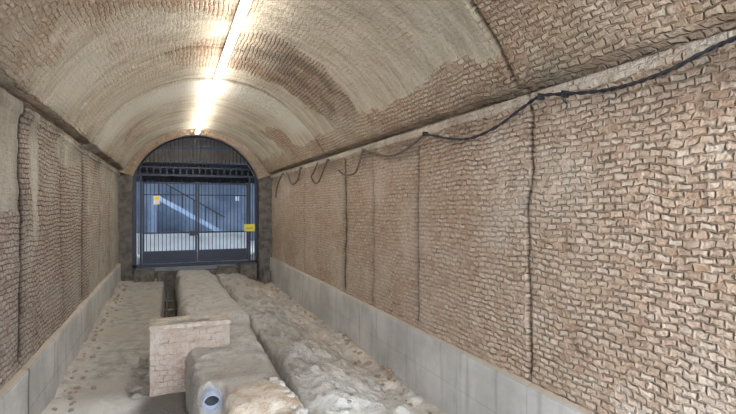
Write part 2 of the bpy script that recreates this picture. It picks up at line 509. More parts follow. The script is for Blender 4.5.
P = np.stack([CX + rr * np.sin(A), Yg, CZ + rr * np.cos(A)], -1)
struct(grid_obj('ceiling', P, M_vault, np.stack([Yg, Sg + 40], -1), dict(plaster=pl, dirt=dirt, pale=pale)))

# brick shell outside (the tunnel has thickness, so no sky leaks at the springing)
bm = bmesh.new()
for s, x in ((-1, XL), (1, XR)):
    bx(bm, min(x + s * 0.14, x + s * 0.9), max(x + s * 0.14, x + s * 0.9), Y0, Y1 + 0.5, -0.5, SPR + 0.6)
struct(obj('wall_backing', bm, M_stone))
n = 40
Po = np.zeros((2, n, 3))
for i, y in enumerate((Y0, Y1 + 0.5)):
    for k in range(n):
        a = -math.pi * 0.5 + math.pi * k / (n - 1)
        Po[i, k] = (CX + 2.85 * math.sin(a), y, CZ + 0.1 + 2.85 * math.cos(a))
struct(grid_obj('ceiling_outer_shell', Po, M_stone))


# ------------------------------------------------------------------ plinths
def plinth(name, side, joints):
    ys = np.arange(Y0, Y1, 0.03)
    prof = [(0.0, -0.35), (0.0, 0.0), (0.0, 0.2), (0.0, 0.4), (0.0, 0.6), (0.0, 0.8), (0.0, PL - 0.03), (0.006, PL - 0.008), (0.025, PL), (0.07, PL + 0.012), (0.2, PL + 0.02)]
    P = np.zeros((len(ys), len(prof), 3)); uvs = np.zeros((len(ys), len(prof), 2))
    dt = np.zeros((len(ys), len(prof))); pa = np.zeros_like(dt)
    for k, (d, z) in enumerate(prof):
        e = 0.012 * fbm(ys, ys * 0 + z, 1.2, 3, 80 + side)
        if k in (6, 7, 8): e = e + 0.012 * fbm(ys, ys * 0 + 5, 7, 3, 81)
        x = 3.225 + d + e if side > 0 else -1.415 - d - e
        P[:, k] = np.stack([x, ys, z + 0 * ys], -1); uvs[:, k] = np.stack([ys, z + d + 0 * ys], -1)
        for j in joints: dt[:, k] = np.maximum(dt[:, k], 0.85 * np.exp(-((ys - j - 0.02 * fbm(np.array([z]), np.array([j]), 3, 3, 5)) / 0.035) ** 2))
        if k >= 8: pa[:, k] = 0.7
    return struct(grid_obj(name, P, M_conc, uvs, dict(dirt=dt, pale=pa), flip=(side < 0)))


plinth('baseboard_right', 1, [])
plinth('baseboard_left', -1, [6.2])


# ------------------------------------------------------------------ ground
def floor_z(x, y):
    x = np.asarray(x, float); y = np.asarray(y, float)
    left = 0.10 + 0.020 * np.clip(y - 6, 0, 12) + 0.03 * fbm(x, y, 1.3, 4, 100)
    left = left + 0.16 * np.exp(-((x + 1.40) / 0.18) ** 2) * np.clip(0.5 + 1.2 * fbm(x, y, 1.1, 3, 101), 0, 1)
    right = 0.02 + 0.40 * sstep(1.33, 1.48, x + 0.12 * fbm(x, y, 1.1, 3, 107)) * (1 - sstep(1.6, 3.05, x + 0.35 * fbm(x, y, 0.8, 3, 102)))
    right = right + (0.24 * fbm(x, y, 1.7, 6, 103) + 0.09 * np.abs(fbm(x, y, 5, 4, 108))) * sstep(1.38, 1.5, x) * (1 - 0.75 * sstep(2.8, 3.2, x))
    right = right + 0.10 * np.exp(-((x - 3.12) / 0.12) ** 2) * np.clip(0.5 + 1.5 * fbm(x, y, 1.8, 3, 104), 0, 1.2)
    right = right * (1 - 0.3 * (1 - sstep(3.8, 5.4, y)))
    z = left + (right - left) * sstep(0.6, 1.0, x)
    # narrow service trench to the left of the bank, behind the brick box
    tr = sstep(-0.20, -0.12, x + 0.05 * fbm(y, y * 0, 1.5, 3, 105)) * (1 - sstep(0.5, 0.6, x)) * sstep(7.0, 7.2, y)
    z = z * (1 - tr) + tr * (-0.25)
    # cleft on the right of the bank
    cl = sstep(1.0, 1.1, x) * (1 - sstep(1.30, 1.37, x + 0.06 * fbm(y, y * 0 + 2, 1.2, 3, 106)))
    z = z * (1 - cl) + cl * (-0.12)
    return z + 0.012 * fbm(x, y, 9, 3, 109)


xs = np.arange(-1.46, 3.27, 0.027); ys = np.arange(-2.6, 17.2, 0.03)
Yf, Xf = np.meshgrid(ys, xs, indexing='ij')
Zf = floor_z(Xf, Yf)
lime_and_daylight = 0.85 * (1 - sstep(6.7, 7.3, Yf + 0.6 * fbm(Xf, Yf, 1, 3, 110))) * (1 - sstep(-0.4, -0.25, Xf)) + 0.75 * blob(Xf, Yf, 2.2, 5.1, 0.9, 1.2, seed=111)  # near left floor whitened to imitate daylight from the mouth, plus white debris
damp_and_cleft = 0.75 * blob(Xf, Yf, 0.0, 6.5, 0.42, 0.55, seed=112, wob=0.2) + 0.5 * (sstep(1.1, 1.2, Xf) * (1 - sstep(1.36, 1.46, Xf)))  # wet patch by the brick box, plus a darker strip along the cleft
sand = 0.55 * sstep(2.0, 2.9, Xf + 0.8 * fbm(Xf, Yf, 0.9, 4, 114)) * np.clip(0.6 + fbm(Xf, Yf, 3, 3, 115), 0, 1) + 0.25 * np.exp(-((Xf + 1.35) / 0.25) ** 2)
struct(grid_obj('floor', np.stack([Xf, Yf, Zf], -1), M_dirt, None, dict(lime_and_daylight=lime_and_daylight * (1 - damp_and_cleft), damp_and_cleft=np.clip(damp_and_cleft, 0, 1), sand=sand), flip=True))
bm = bmesh.new(); bx(bm, -14, 16, -16, -2.55, -0.4, -0.02)
struct(obj('ground_outside', bm, M_dirt))

# the long bank in the middle (pipe encased in rough concrete, covered in dust)
yb = np.arange(3.9, 16.75, 0.03)
T = np.linspace(0, 1, 90)
Pb = np.zeros((len(yb), len(T), 3)); sb = np.zeros((len(yb), len(T))); lb = np.zeros_like(sb)


def bank_top(y):
    return 0.74 + 0.12 * math.exp(-((y - 9.0) / 2.4) ** 2) + 0.02 * math.sin(y * 1.7)


for i, y in enumerate(yb):
    xl = 0.17 + 0.04 * float(fbm(y, 1.0, 0.9, 3, 120)) + 0.10 * (1 - float(sstep(5.2, 7.0, y)))
    xr = 1.27 + 0.07 * float(fbm(y, 7.0, 1.2, 4, 121))
    zt = bank_top(y) - 0.05
    zt -= 0.10 * float(sstep(14.0, 16.0, y))
    zl = zt
    # superelliptic section, from the left foot over the top to the right foot
    a = math.pi * (1 - T)
    cx, hw = (xl + xr) / 2, (xr - xl) / 2
    e = 0.27
    X = cx + hw * np.sign(np.cos(a)) * np.abs(np.cos(a)) ** e
    Z = -0.3 + (zt + 0.3) * np.abs(np.sin(a)) ** e
    # broken slanting left front corner
    yf = 5.50 - 1.5 * sstep(0.42, 0.72, X + 0.15 * fbm(X, X * 0 + y, 3, 3, 131))
    cut = sstep(yf - 0.45, yf + 0.12, y)
    Z = -0.3 + (Z + 0.3) * (0.25 + 0.75 * cut)
    Pb[i] = np.stack([X, np.full_like(X, y), Z], -1)
Xb, Yb = Pb[..., 0].copy(), Pb[..., 1].copy()
Pb[..., 2] += (0.11 * fbm(Xb, Yb, 1.6, 5, 122) + 0.035 * np.abs(fbm(Xb, Yb, 5, 4, 123))) * sstep(0.1, 0.5, Pb[..., 2])
Pb[..., 0] += 0.06 * fbm(Yb, Pb[..., 2], 2.6, 5, 124)
sb = (1 - sstep(5.0, 5.5, Yb + 0.35 * fbm(Xb, Yb, 2, 3, 125) + 0.35 * (Xb < 0.5))) * 0.9
lb = 0.85 * sstep(1.05, 1.2, Xb) * (1 - sstep(5.0, 5.5, Yb)) * np.clip(0.5 + fbm(Xb, Yb, 4, 3, 126) * 2, 0, 1)
Pb[0] = Pb[0] * [1, 1, 1]
# close the ends
c0 = np.repeat(Pb[:1].mean(1, keepdims=True), len(T), 1); c1 = np.repeat(Pb[-1:].mean(1, keepdims=True), len(T), 1)
c0[..., 2] = 0.0; c1[..., 2] = 0.0
Pb = np.concatenate([c0, Pb, c1], 0)
pad = lambda a: np.concatenate([a[:1], a, a[-1:]], 0)
bank = grid_obj('rubble_bank', Pb, M_bank, None, dict(sand=pad(sb), lime_and_daylight=pad(lb), damp_and_cleft=pad(sb) * 0), flip=False, close_u=True)
tag(bank, 'long dust-covered concrete bank running down the middle of the tunnel to the gate', 'bank')

# ------------------------------------------------------------------ end wall with the gate arch
GX0, GX1, GSP, GTOP = -1.09, 2.83, 3.62, 5.02
gcx = (GX0 + GX1) / 2; ghw = (GX1 - GX0) / 2; grise = GTOP - GSP
GR = (ghw ** 2 + grise ** 2) / (2 * grise); gcz = GTOP - GR


def arch_z(x, r=GR): return gcz + math.sqrt(max(r * r - (x - gcx) ** 2, 0))


# arch ring and spandrel, as a strip between the opening and the outer shell
na = 64
ga = math.asin(ghw / GR)
pts_in, pts_out = [], []
for k in range(na + 1):
    a = -ga + 2 * ga * k / na
    pts_in.append((gcx + GR * math.sin(a), gcz + GR * math.cos(a)))
    pts_out.append((gcx + (GR + 1.0) * math.sin(a * 1.0), gcz + (GR + 1.0) * math.cos(a * 1.0)))
prof = [(pts_in, 17.5, 0.0), (pts_in, 17.2, 0.0), (pts_in, 16.86, 0.0), (pts_in, 16.80, 0.02), (pts_in, 16.79, 0.25), (pts_in, 16.79, 1.0)]
P = np.zeros((na + 1, len(prof), 3)); U = np.zeros((na + 1, len(prof), 2))
for j, (pp, y, off) in enumerate(prof):
    for k in range(na + 1):
        a = -ga + 2 * ga * k / na
        P[k, j] = (gcx + (GR + off) * math.sin(a), y, gcz + (GR + off) * math.cos(a))
        U[k, j] = ((off + 17.5 - y) * 1.0, a * GR + 60)
z0 = np.zeros(P.shape[:2])
struct(grid_obj('wall_gate_arch', P, M_vault, U, dict(plaster=z0 + 0.35, dirt=z0 + 0.05, pale=z0)))
# stone piers either side
bm = bmesh.new()
for (xa, xb_) in ((XL - 0.1, GX0), (GX1, XR + 0.1)):
    z = -0.3; k = 0
    while z < GSP:
        h = 0.36
        bx(bm, xa, xb_ - (0.012 if k % 2 and xb_ < 0 else 0), 16.75 + 0.01 * (k % 3), 17.5, z, min(z + h - 0.012, GSP + 0.01), 0.015)
        z += h; k += 1
    bx(bm, xa, xb_ - 0.02 if xb_ < 0 else xb_, 16.8, 17.48, -0.3, GSP)
struct(obj('wall_gate_piers', bm, M_stone))
bm = bmesh.new()
bx(bm, -9, GX0 - 0.02, 17.02, 17.5, -0.5, 7); bx(bm, GX1 + 0.02, 10, 17.02, 17.5, -0.5, 7)
# pieces above the arch
for k in range(24):
    xa = GX0 + (GX1 - GX0) * k / 24; xb_ = GX0 + (GX1 - GX0) * (k + 1) / 24
    bx(bm, xa, xb_, 17.02, 17.45, max(arch_z(xa), arch_z(xb_)) + 0.06, 7)
struct(obj('wall_gate_end', bm, M_stone))

# threshold of dark masonry under the gate, with gaps
bm = bmesh.new(); bx(bm, GX0 - 0.05, GX1 + 0.05, 17.02, 17.7, -0.5, 0.50, 0.02)
struct(obj('floor_threshold', bm, M_stone))

# ------------------------------------------------------------------ the yard beyond the gate
M_yard = plain('yard_paving', srgb(172, 174, 176), srgb(150, 152, 156), 3, 0.9)
M_blue = plain('blue_grey_render', srgb(120, 138, 162), srgb(84, 102, 128), 0.7, 0.85)
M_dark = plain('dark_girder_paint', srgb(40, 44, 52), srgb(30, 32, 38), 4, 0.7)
M_slab = plain('ramp_concrete', srgb(158, 146, 130), srgb(128, 116, 102), 2.5, 0.9)
M_paint = plain('white_wall_paint', srgb(232, 238, 242), srgb(214, 222, 230), 4, 0.7)
bm = bmesh.new(); bx(bm, -9, 10, 17.5, 28.4, 0.2, 0.72)
struct(obj('floor_yard', bm, M_yard))
bm = bmesh.new(); bx(bm, -9, 10, 28.0, 28.4, 0.72, 7.0)
struct(obj('wall_yard_back', bm, M_blue))
bm = bmesh.new(); bx(bm, -9.4, -9.0, 17.5, 28.4, 0.2, 7); bx(bm, 10, 10.4, 17.5, 28.4, 0.2, 7)
struct(obj('wall_yard_sides', bm, M_slab))
bm = bmesh.new(); bx(bm, -9, 10, 17.5, 21.0, 6.6, 6.9); bx(bm, -9, 10, 22.7, 28.4, 6.6, 6.9)  # roof out of view, added to block the sky and dim the yard
struct(obj('yard_sky_blocker', bm, M_slab))
bm = bmesh.new()
bx(bm, -1.5, 3.2, 22.0, 22.2, 0.72, 1.50, 0.01); bx(bm, -1.52, 3.22, 21.96, 22.24, 1.50, 1.55, 0.01)
tag(obj('low_wall', bm, M_paint), 'bright white low wall standing in the yard beyond the gate', 'wall')
bm = bmesh.new(); bx(bm, -5, 7, 20.6, 20.9, 3.72, 4.35, 0.02); bx(bm, -5, 7, 20.5, 21.0, 3.66, 3.72); bx(bm, -5, 7, 20.5, 21.0, 4.35, 4.41)
tag(obj('steel_girder', bm, M_dark), 'dark level girder crossing the yard behind the top of the gate', 'girder')
for k, (zc, dy, h, tilt, lab) in enumerate([(4.66, 19.9, 0.48, 0.03, 'lower of two grey sloping concrete beams seen through the fan of bars above the gate'),
                                            (5.22, 19.4, 0.50, 0.055, 'upper of two grey sloping concrete beams seen through the fan of bars above the gate')]):
    bm = bmesh.new(); bx(bm, -5, 7, dy, dy + 0.35, zc - h / 2, zc + h / 2, 0.015, Matrix.Rotation(-tilt, 3, 'Y'))
    tag(obj('concrete_beam', bm, M_slab), lab, 'beam')
# stair on the back wall, coming down to the right
st = thing('outdoor_staircase', 'straight staircase with pale sloping side rising to the left beyond the gate', 'staircase', (1.4, 26.0, 0.72))
p0 = Vector((-0.65, 0, 3.05)); p1 = Vector((2.55, 0, 1.15))       # stringer line in world x, z
M_str = plain('pale_stair_side', srgb(150, 170, 196), srgb(128, 148, 176), 3, 0.7)


def slab_between(nm, a, b, th, y0, y1, mat):
    bm = bmesh.new()
    d = (b - a).normalized(); nrm = Vector((-d.z, 0, d.x)) * th
    q = [a, b, b + nrm, a + nrm]
    f0 = [bm.verts.new((v.x - 1.4, y0 - 26, v.z - 0.72)) for v in q]; f1 = [bm.verts.new((v.x - 1.4, y1 - 26, v.z - 0.72)) for v in q]
    bm.faces.new(f0); bm.faces.new(f1[::-1])
    for k in range(4): bm.faces.new((f0[k], f0[(k + 1) % 4], f1[(k + 1) % 4], f1[k]))
    return obj(nm, bm, mat, st)


slab_between('stringer', p0, p1, 0.22, 25.2, 25.28, M_str)
slab_between('stringer', p0, p1, 0.22, 26.6, 26.68, M_str)
slab_between('handrail', p0 + Vector((0, 0, 0.95)), p1 + Vector((0, 0, 0.95)), 0.06, 25.22, 25.28, M_dark)
bm = bmesh.new()
for k in range(11):
    f = (k + 0.5) / 11; c = p0.lerp(p1, f) + Vector((0, 0, 0.16))
    bx(bm, c.x - 1.4 - 0.15, c.x - 1.4 + 0.15, -0.72, 0.6, c.z - 0.72 - 0.04, c.z - 0.72)
obj('treads', bm, M_slab, st)
for k in range(6):
    c = p0.lerp(p1, (k + 0.3) / 6)
    bm = bmesh.new(); bx(bm, c.x - 1.4 - 0.02, c.x - 1.4 + 0.02, -0.78, -0.74, c.z - 0.72 + 0.15, c.z - 0.72 + 0.97)
    obj('baluster', bm, M_dark, st)
bm = bmesh.new(); bx(bm, -0.95 - 1.4, -0.6 - 1.4, -0.8, 0.68, 0, 2.55); obj('landing_pier', bm, M_blue, st)
bm = bmesh.new(); bx(bm, 2.5 - 1.4, 2.9 - 1.4, -0.8, 0.68, 0, 0.5); obj('bottom_step', bm, M_slab, st)
bm = bmesh.new(); bx(bm, 3.42, 3.62, 27.96, 28.0, 3.0, 3.25, 0.005)
tag(obj('wall_notice', bm, M_paint), 'small white notice on the blue yard wall beyond the gate', 'notice')

# ------------------------------------------------------------------ gate
GY = 17.0


def bar(name, x0, x1, z0, z1, parent, d=0.02, off=0.0, mat=None, org=(0, 0, 0)):
    bm = bmesh.new()
    bx(bm, x0 - org[0], x1 - org[0], GY + off - d - org[1], GY + off + d - org[1], z0 - org[2], z1 - org[2], 0.003)
    return obj(name, bm, mat or M_steel, parent)


fr = thing('barred_archway', 'dark blue fixed steel framework filling the brick arch around the gate leaves', 'frame', (gcx, GY, 0.5))
O = (gcx, GY, 0.5)
bar('post', GX0, GX0 + 0.10, 0.5, arch_z(GX0 + 0.1) - 0.01, fr, 0.05, 0, None, O)
bar('post', GX1 - 0.10, GX1, 0.5, arch_z(GX1 - 0.1) - 0.01, fr, 0.05, 0, None, O)
bar('post', -0.90, -0.83, 0.78, 3.66, fr, 0.035, 0, None, O)
bar('post', 2.52, 2.59, 0.78, 3.66, fr, 0.035, 0, None, O)
bar('transom', GX0, GX1, 3.66, 3.73, fr, 0.04, 0, None, O)
bar('transom', GX0 + 0.03, GX1 - 0.03, 3.93, 3.97, fr, 0.03, 0, None, O)
bar('sill', GX0, GX1, 0.70, 0.80, fr, 0.05, 0, None, O)
x = GX0 + 0.2
while x < GX1 - 0.12:      # square lattice openings between the transoms
    bar('lattice_bar', x - 0.022, x + 0.022, 3.73, 3.93, fr, 0.012, 0, None, O); x += 0.2
x = GX0 + 0.24
while x < GX1 - 0.12:
    bar('fan_bar', x - 0.011, x + 0.011, 3.97, arch_z(x) - 0.02, fr, 0.011, 0, None, O); x += 0.124
bm = bmesh.new()
rim = [(gcx + (GR - 0.03) * math.sin(-ga + 2 * ga * k / 48) - O[0], 0, gcz + (GR - 0.03) * math.cos(-ga + 2 * ga * k / 48) - O[2]) for k in range(49)]
tube(bm, rim, 0.03, 8); obj('arch_rim', bm, M_steel, fr)
for xs_ in (GX0 + 0.15, 2.66):      # bars of the narrow side panels
    bar('side_bar', xs_ - 0.011, xs_ + 0.011, 0.8, 3.66, fr, 0.011, 0, None, O)

def leaf(x0, x1, label, lock):
    o = thing('gate_leaf', label, 'gate', ((x0 + x1) / 2, GY, 0.82), None)
    G = ((x0 + x1) / 2, GY, 0.82)
    bar('stile', x0, x0 + 0.06, 0.82, 3.46, o, 0.03, 0, None, G); bar('stile', x1 - 0.06, x1, 0.82, 3.46, o, 0.03, 0, None, G)
    for z, h in ((0.82, 0.06), (1.17, 0.05), (1.78, 0.05), (3.03, 0.035), (3.40, 0.06)):
        bar('rail', x0 + 0.06, x1 - 0.06, z, z + h, o, 0.022, 0, None, G)
    bar('kick_plate', x0 + 0.06, x1 - 0.06, 0.88, 1.17, o, 0.006, 0, None, G)
    nb = 13
    for k in range(nb):
        xc = x0 + 0.06 + (x1 - x0 - 0.12) * (k + 0.5) / nb
        bar('bar', xc - 0.011, xc + 0.011, 1.2, 3.4, o, 0.011, 0, None, G)
        bm = bmesh.new()
        bmesh.ops.create_cone(bm, cap_ends=True, segments=4, radius1=0.045, radius2=0.004, depth=0.13)
        bmesh.ops.translate(bm, vec=(xc - G[0], 0, 3.525 - G[2]), verts=bm.verts)
        obj('spearhead', bm, M_steel, o)
    if lock:
        bm = bmesh.new(); bx(bm, lock[0] - G[0], lock[1] - G[0], -0.06, 0.06, 1.70 - G[2], 1.86 - G[2], 0.01)
        lk_ = obj('lock_box', bm, M_steel, o)
        bm = bmesh.new(); tube(bm, [(lock[2] - G[0], -0.06, 1.79 - G[2]), (lock[2] - G[0], -0.11, 1.79 - G[2]), (lock[2] - G[0] + 0.1, -0.11, 1.79 - G[2])], 0.012, 8)
        obj('handle', bm, M_dark, lk_)


leaf(-0.82, 0.835, 'left leaf of the dark blue barred double gate, with the lock box', (0.60, 0.85, 0.66))
leaf(0.85, 2.51, 'right leaf of the dark blue barred double gate, hung beside the yellow sign', None)


def sign(name, x, z, wd, ht, c1, c2, label, band):
    G = (x, GY - 0.045, z)
    o = thing(name, label, 'sign', G)
    bm = bmesh.new(); bx(bm, -wd / 2, wd / 2, -0.006, 0.006, -ht / 2, ht / 2, 0.002)
    obj('plate', bm, plain(name + '_face', c1, tuple(c * 0.85 for c in c1), 20, 0.6, 0, 0.0), o)
    bm = bmesh.new(); bx(bm, -wd * band[0], wd * band[0], -0.009, -0.006, ht * band[1], ht * band[2])
    obj('printed_panel', bm, plain(name + '_print', c2, c2, 9, 0.6, 0, 0.0), o)
    bm = bmesh.new(); bx(bm, -0.01, 0.01, 0.004, 0.03, -ht * 0.3, ht * 0.3); obj('bracket', bm, M_steel, o)


sign('yellow_sign', 2.55, 1.93, 0.36, 0.25, srgb(222, 208, 78), srgb(150, 138, 60), 'yellow rectangular sign fixed at the right of the gate', (0.3, -0.12, 0.02))
sign('warning_sign', -0.40, 2.87, 0.18, 0.28, srgb(236, 232, 214), srgb(232, 196, 70), 'small upright white and yellow sign on the left gate leaf', (0.42, 0.05, 0.44))

# ------------------------------------------------------------------ stone blocks lying under the gate
def block(x0, x1, y0, y1, z0, z1, label, rot=0.0, seed=0, mat=None, name='stone_block'):
    bm = bmesh.new()
    bx(bm, -(x1 - x0) / 2, (x1 - x0) / 2, -(y1 - y0) / 2, (y1 - y0) / 2, 0, z1 - z0, 0.02)
    bmesh.ops.subdivide_edges(bm, edges=bm.edges, cuts=2, use_grid_fill=True)
    rnd = random.Random(seed)
    for v in bm.verts: v.co += Vector((rnd.uniform(-1, 1), rnd.uniform(-1, 1), rnd.uniform(-1, 0.4))) * 0.010
    o = obj(name, bm, mat or M_stone)
    o.location = ((x0 + x1) / 2, (y0 + y1) / 2, z0); o.rotation_euler = (0, 0, rot)
    return tag(o, label, 'stone block')


def fz(x, y): return float(floor_z(np.array([x]), np.array([y]))[0])


block(-1.02, -0.45, 16.45, 16.8, fz(-.7, 16.6) - 0.03, 0.68, 'long flat stone block at the left end below the gate, beside the left pier', 0.03, 1)
block(-0.36, -0.12, 16.40, 16.72, fz(-.3, 16.5) - 0.03, 0.56, 'short squat stone block below the gate, between the flat block and the service trench', -0.1, 2)
block(1.45, 2.05, 16.42, 16.78, 0.22, 0.66, 'grey stone block below the gate just right of the dusty bank', -0.05, 3)
block(2.16, 2.72, 16.45, 16.8, 0.12, 0.74, 'tall stone block below the yellow sign at the right of the gate', 0.04, 4)
block(2.86, 3.12, 16.2, 16.5, fz(3.0, 16.3) - 0.05, 0.5, 'small stone block in the far right corner beside the pier', 0.3, 5)

# ------------------------------------------------------------------ brick box beside the bank
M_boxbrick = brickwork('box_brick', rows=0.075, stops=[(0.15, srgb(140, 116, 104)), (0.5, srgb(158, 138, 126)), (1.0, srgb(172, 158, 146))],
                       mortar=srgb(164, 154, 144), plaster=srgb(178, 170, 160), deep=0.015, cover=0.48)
M_cap = plain('mortar_cap', srgb(178, 170, 158), srgb(148, 138, 126), 10, 0.9, 0, 0.012)
BX0, BX1, BY0, BY1, BZ = -0.25, 0.78, 7.0, 7.5, 1.06
mb = thing('brick_inspection_box', 'small plastered brick box with a slotted mortar top built against the dusty bank', 'box', ((BX0 + BX1) / 2, BY0, 0.0))
bo = (mb.location.x, mb.location.y, 0)


def box_panel(nm, x0, x1, y0, y1, z0, z1, axis):
    """brick panel with uvs"""
    bm = bmesh.new(); bx(bm, x0 - bo[0], x1 - bo[0], y0 - bo[1], y1 - bo[1], z0, z1, 0.012)
    bmesh.ops.recalc_face_normals(bm, faces=bm.faces)
    l = bm.loops.layers.uv.new('UVMap')
    for f in bm.faces:
        for lp in f.loops:
            c = lp.vert.co
            lp[l].uv = (c.x + 5, c.z) if abs(f.normal.y) > 0.5 else ((c.y + 3, c.z) if abs(f.normal.x) > 0.5 else (c.x + 5, c.y))
    return obj(nm, bm, M_boxbrick, mb)


box_panel('front_panel', BX0, BX1, BY0, BY0 + 0.09, 0.0, BZ - 0.05, 0)
box_panel('back_panel', BX0, BX1, BY1 - 0.12, BY1, -0.25, BZ - 0.05, 0)
box_panel('side_panel', BX0, BX0 + 0.12, BY0 + 0.091, BY1 - 0.121, -0.1, BZ - 0.05, 1)
box_panel('side_panel', BX1 - 0.12, BX1, BY0 + 0.091, BY1 - 0.121, -0.1, BZ - 0.05, 1)
# mortar cap: a ring with a long dark slot
bm = bmesh.new()
for (a, b, c, d) in ((BX0 - 0.015, BX1 + 0.02, BY0 - 0.02, BY0 + 0.10), (BX0 - 0.015, BX1 + 0.02, BY0 + 0.31, BY1 + 0.01),
                     (BX0 - 0.015, -0.02, BY0 + 0.095, BY0 + 0.315), (0.52, BX1 + 0.02, BY0 + 0.095, BY0 + 0.315)):
    bx(bm, a - bo[0], b - bo[0], c - bo[1], d - bo[1], BZ - 0.05, BZ + 0.004 * random.random(), 0.012)
obj('mortar_cap', bm, M_cap, mb)

# drain pipe in the broken front of the bank
dp = thing('drain_pipe', 'open grey plastic pipe end sticking out of the broken front of the bank', 'pipe', (0.405, 5.24, 0.60))
bm = bmesh.new()
ro, ri, L = 0.095, 0.082, 0.7
dirv = Vector((0.05, 1, -0.02)).normalized()
rings = []
sd_ = dirv.cross(Vector((0, 0, 1))).normalized(); up_ = sd_.cross(dirv)
for (r_, t_) in ((ri, L), (ri, 0), (ro, 0), (ro, L)):
    rings.append([bm.verts.new(dirv * t_ + (sd_ * math.cos(2 * math.pi * k / 32) + up_ * math.sin(2 * math.pi * k / 32)) * r_) for k in range(32)])
for i in range(3):
    for k in range(32): bm.faces.new((rings[i][k], rings[i][(k + 1) % 32], rings[i + 1][(k + 1) % 32], rings[i + 1][k]))
obj('pipe_wall', bm, M_pipe, dp, True)
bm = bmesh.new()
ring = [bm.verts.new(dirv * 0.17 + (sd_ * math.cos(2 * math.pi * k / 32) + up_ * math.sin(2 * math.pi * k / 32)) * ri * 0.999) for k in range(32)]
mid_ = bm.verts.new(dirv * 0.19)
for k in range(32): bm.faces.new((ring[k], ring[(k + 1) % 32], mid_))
shade_disc = obj('pipe_shade_disc', bm, M_dark, dp)  # added dark disc, its colour stands in for shade deep in the pipe
shade_disc['label'] = 'dark disc standing in for the deep shade inside the pipe end'

# two conduits in the service trench
for (x, lab) in ((-0.07, 'left of two dusty conduits lying in the dark trench behind the brick box'), (0.10, 'right of two dusty conduits lying in the dark trench behind the brick box')):
    bm = bmesh.new()
    pts = [(x + 0.02 * math.sin(y * 0.9 + x * 9), y, -0.02 + 0.01 * math.sin(y * 1.3)) for y in np.arange(7.6, 16.4, 0.25)]
    tube(bm, pts, 0.028, 10)
    tag(obj('conduit', bm, M_cable2, None, True), lab, 'conduit')
for k, y in enumerate(np.arange(8.3, 16.2, 1.3)):
    bm = bmesh.new(); bx(bm, -0.14, 0.17, y, y + 0.08, -0.30, -0.045, 0.005)
    tag(obj('conduit_support', bm, M_stone), 'small block carrying the two conduits in the service trench', 'support', 'conduit supports in the trench')

# ------------------------------------------------------------------ loose rubble
def stone_mesh(nm, seed, mat, blocky=0.5):
    rnd = random.Random(seed)
    bm = bmesh.new()
    bmesh.ops.create_icosphere(bm, subdivisions=2, radius=0.5)
    ph = [rnd.uniform(0, 6) for _ in range(6)]
    for v in bm.verts:
        c = v.co
        m_ = max(abs(c.x), abs(c.y), abs(c.z))
        c = c.lerp(c * (0.42 / m_), blocky)
        k = 1 + 0.13 * math.sin(c.x * 7 + ph[0]) + 0.12 * math.sin(c.y * 8 + ph[1]) + 0.1 * math.sin(c.z * 9 + ph[2]) + rnd.uniform(-.04, .04)
        v.co = Vector((c.x * k, c.y * k * 0.8, c.z * k * 0.62))
    me = bpy.data.meshes.new(nm); bm.to_mesh(me); bm.free(); me.materials.append(mat)
    return me


stones = [stone_mesh('loose_stone', k, M_rub, 0.3 + 0.12 * k) for k in range(4)]
bits = [stone_mesh('brick_fragment', 10 + k, M_brickbit, 0.65) for k in range(3)]
whites = [stone_mesh('plaster_chunk', 20 + k, M_plasterbit, 0.75) for k in range(3)]


def put(me, nm, x, y, z, s, label, cat, group):
    o = bpy.data.objects.new(nm, me); COL.objects.link(o)
    o.scale = (s, s, s * random.uniform(0.7, 1.1)); o.rotation_euler = (random.uniform(-.25, .25), random.uniform(-.25, .25), random.uniform(0, 6.28))
    o.location = (x, y, z + s * 0.14)
    return tag(o, label, cat, group)


rr_ = random.Random(7)
for k in range(95):
    y = 3.6 + 12.6 * rr_.random() ** 1.3; x = 3.14 - abs(rr_.gauss(0, 0.13))
    br_ = rr_.random() < 0.55; s = rr_.uniform(0.035, 0.11)
    put(rr_.choice(bits if br_ else stones), 'brick_fragment' if br_ else 'loose_stone', x, y, fz(x, y), s,
        'brown brick fragment lying along the foot of the right plinth' if br_ else 'small grey stone lying along the foot of the right plinth',
        'brick fragment' if br_ else 'stone', 'brick fragments along the right plinth' if br_ else 'stones along the right plinth')
for k in range(60):
    y = 6.9 + 9.2 * rr_.random(); x = -1.33 + abs(rr_.gauss(0, 0.11)); s = rr_.uniform(0.03, 0.09)
    br_ = rr_.random() < 0.4
    put(rr_.choice(bits if br_ else stones), 'brick_fragment' if br_ else 'loose_stone', x, y, fz(x, y), s,
        'brown brick fragment lying along the foot of the left plinth' if br_ else 'small grey stone lying along the foot of the left plinth',
        'brick fragment' if br_ else 'stone', 'brick fragments along the left plinth' if br_ else 'stones along the left plinth')
for k in range(26):
    y = rr_.uniform(7.0, 8.6); x = -0.42 + rr_.gauss(0, 0.07) ; s = rr_.uniform(0.07, 0.17)
    put(rr_.choice(stones), 'loose_stone', x, y, fz(x, y) + (0.05 if k % 3 == 0 else 0), s,
        'grey stone in the little heap left of the brick box', 'stone', 'stones heaped left of the brick box')
for k in range(70):
    y = 4.2 + 11 * rr_.random() ** 1.2; x = rr_.uniform(1.6, 2.9); s = rr_.uniform(0.03, 0.085)
    put(rr_.choice(stones), 'loose_stone', x, y, fz(x, y), s, 'small grey stone on the lumpy earth between the bank and the right plinth', 'stone', 'stones on the lumpy earth right of the bank')

# find the bank's surface for the chunks lying on it
from mathutils.bvhtree import BVHTree
bvh = BVHTree.FromPolygons([v.co[:] for v in bank.data.vertices], [p.vertices[:] for p in bank.data.polygons])


def bank_z(x, y):
    h = bvh.ray_cast(Vector((x, y, 3)), Vector((0, 0, -1)))
    return h[0].z if h[0] else 0.5


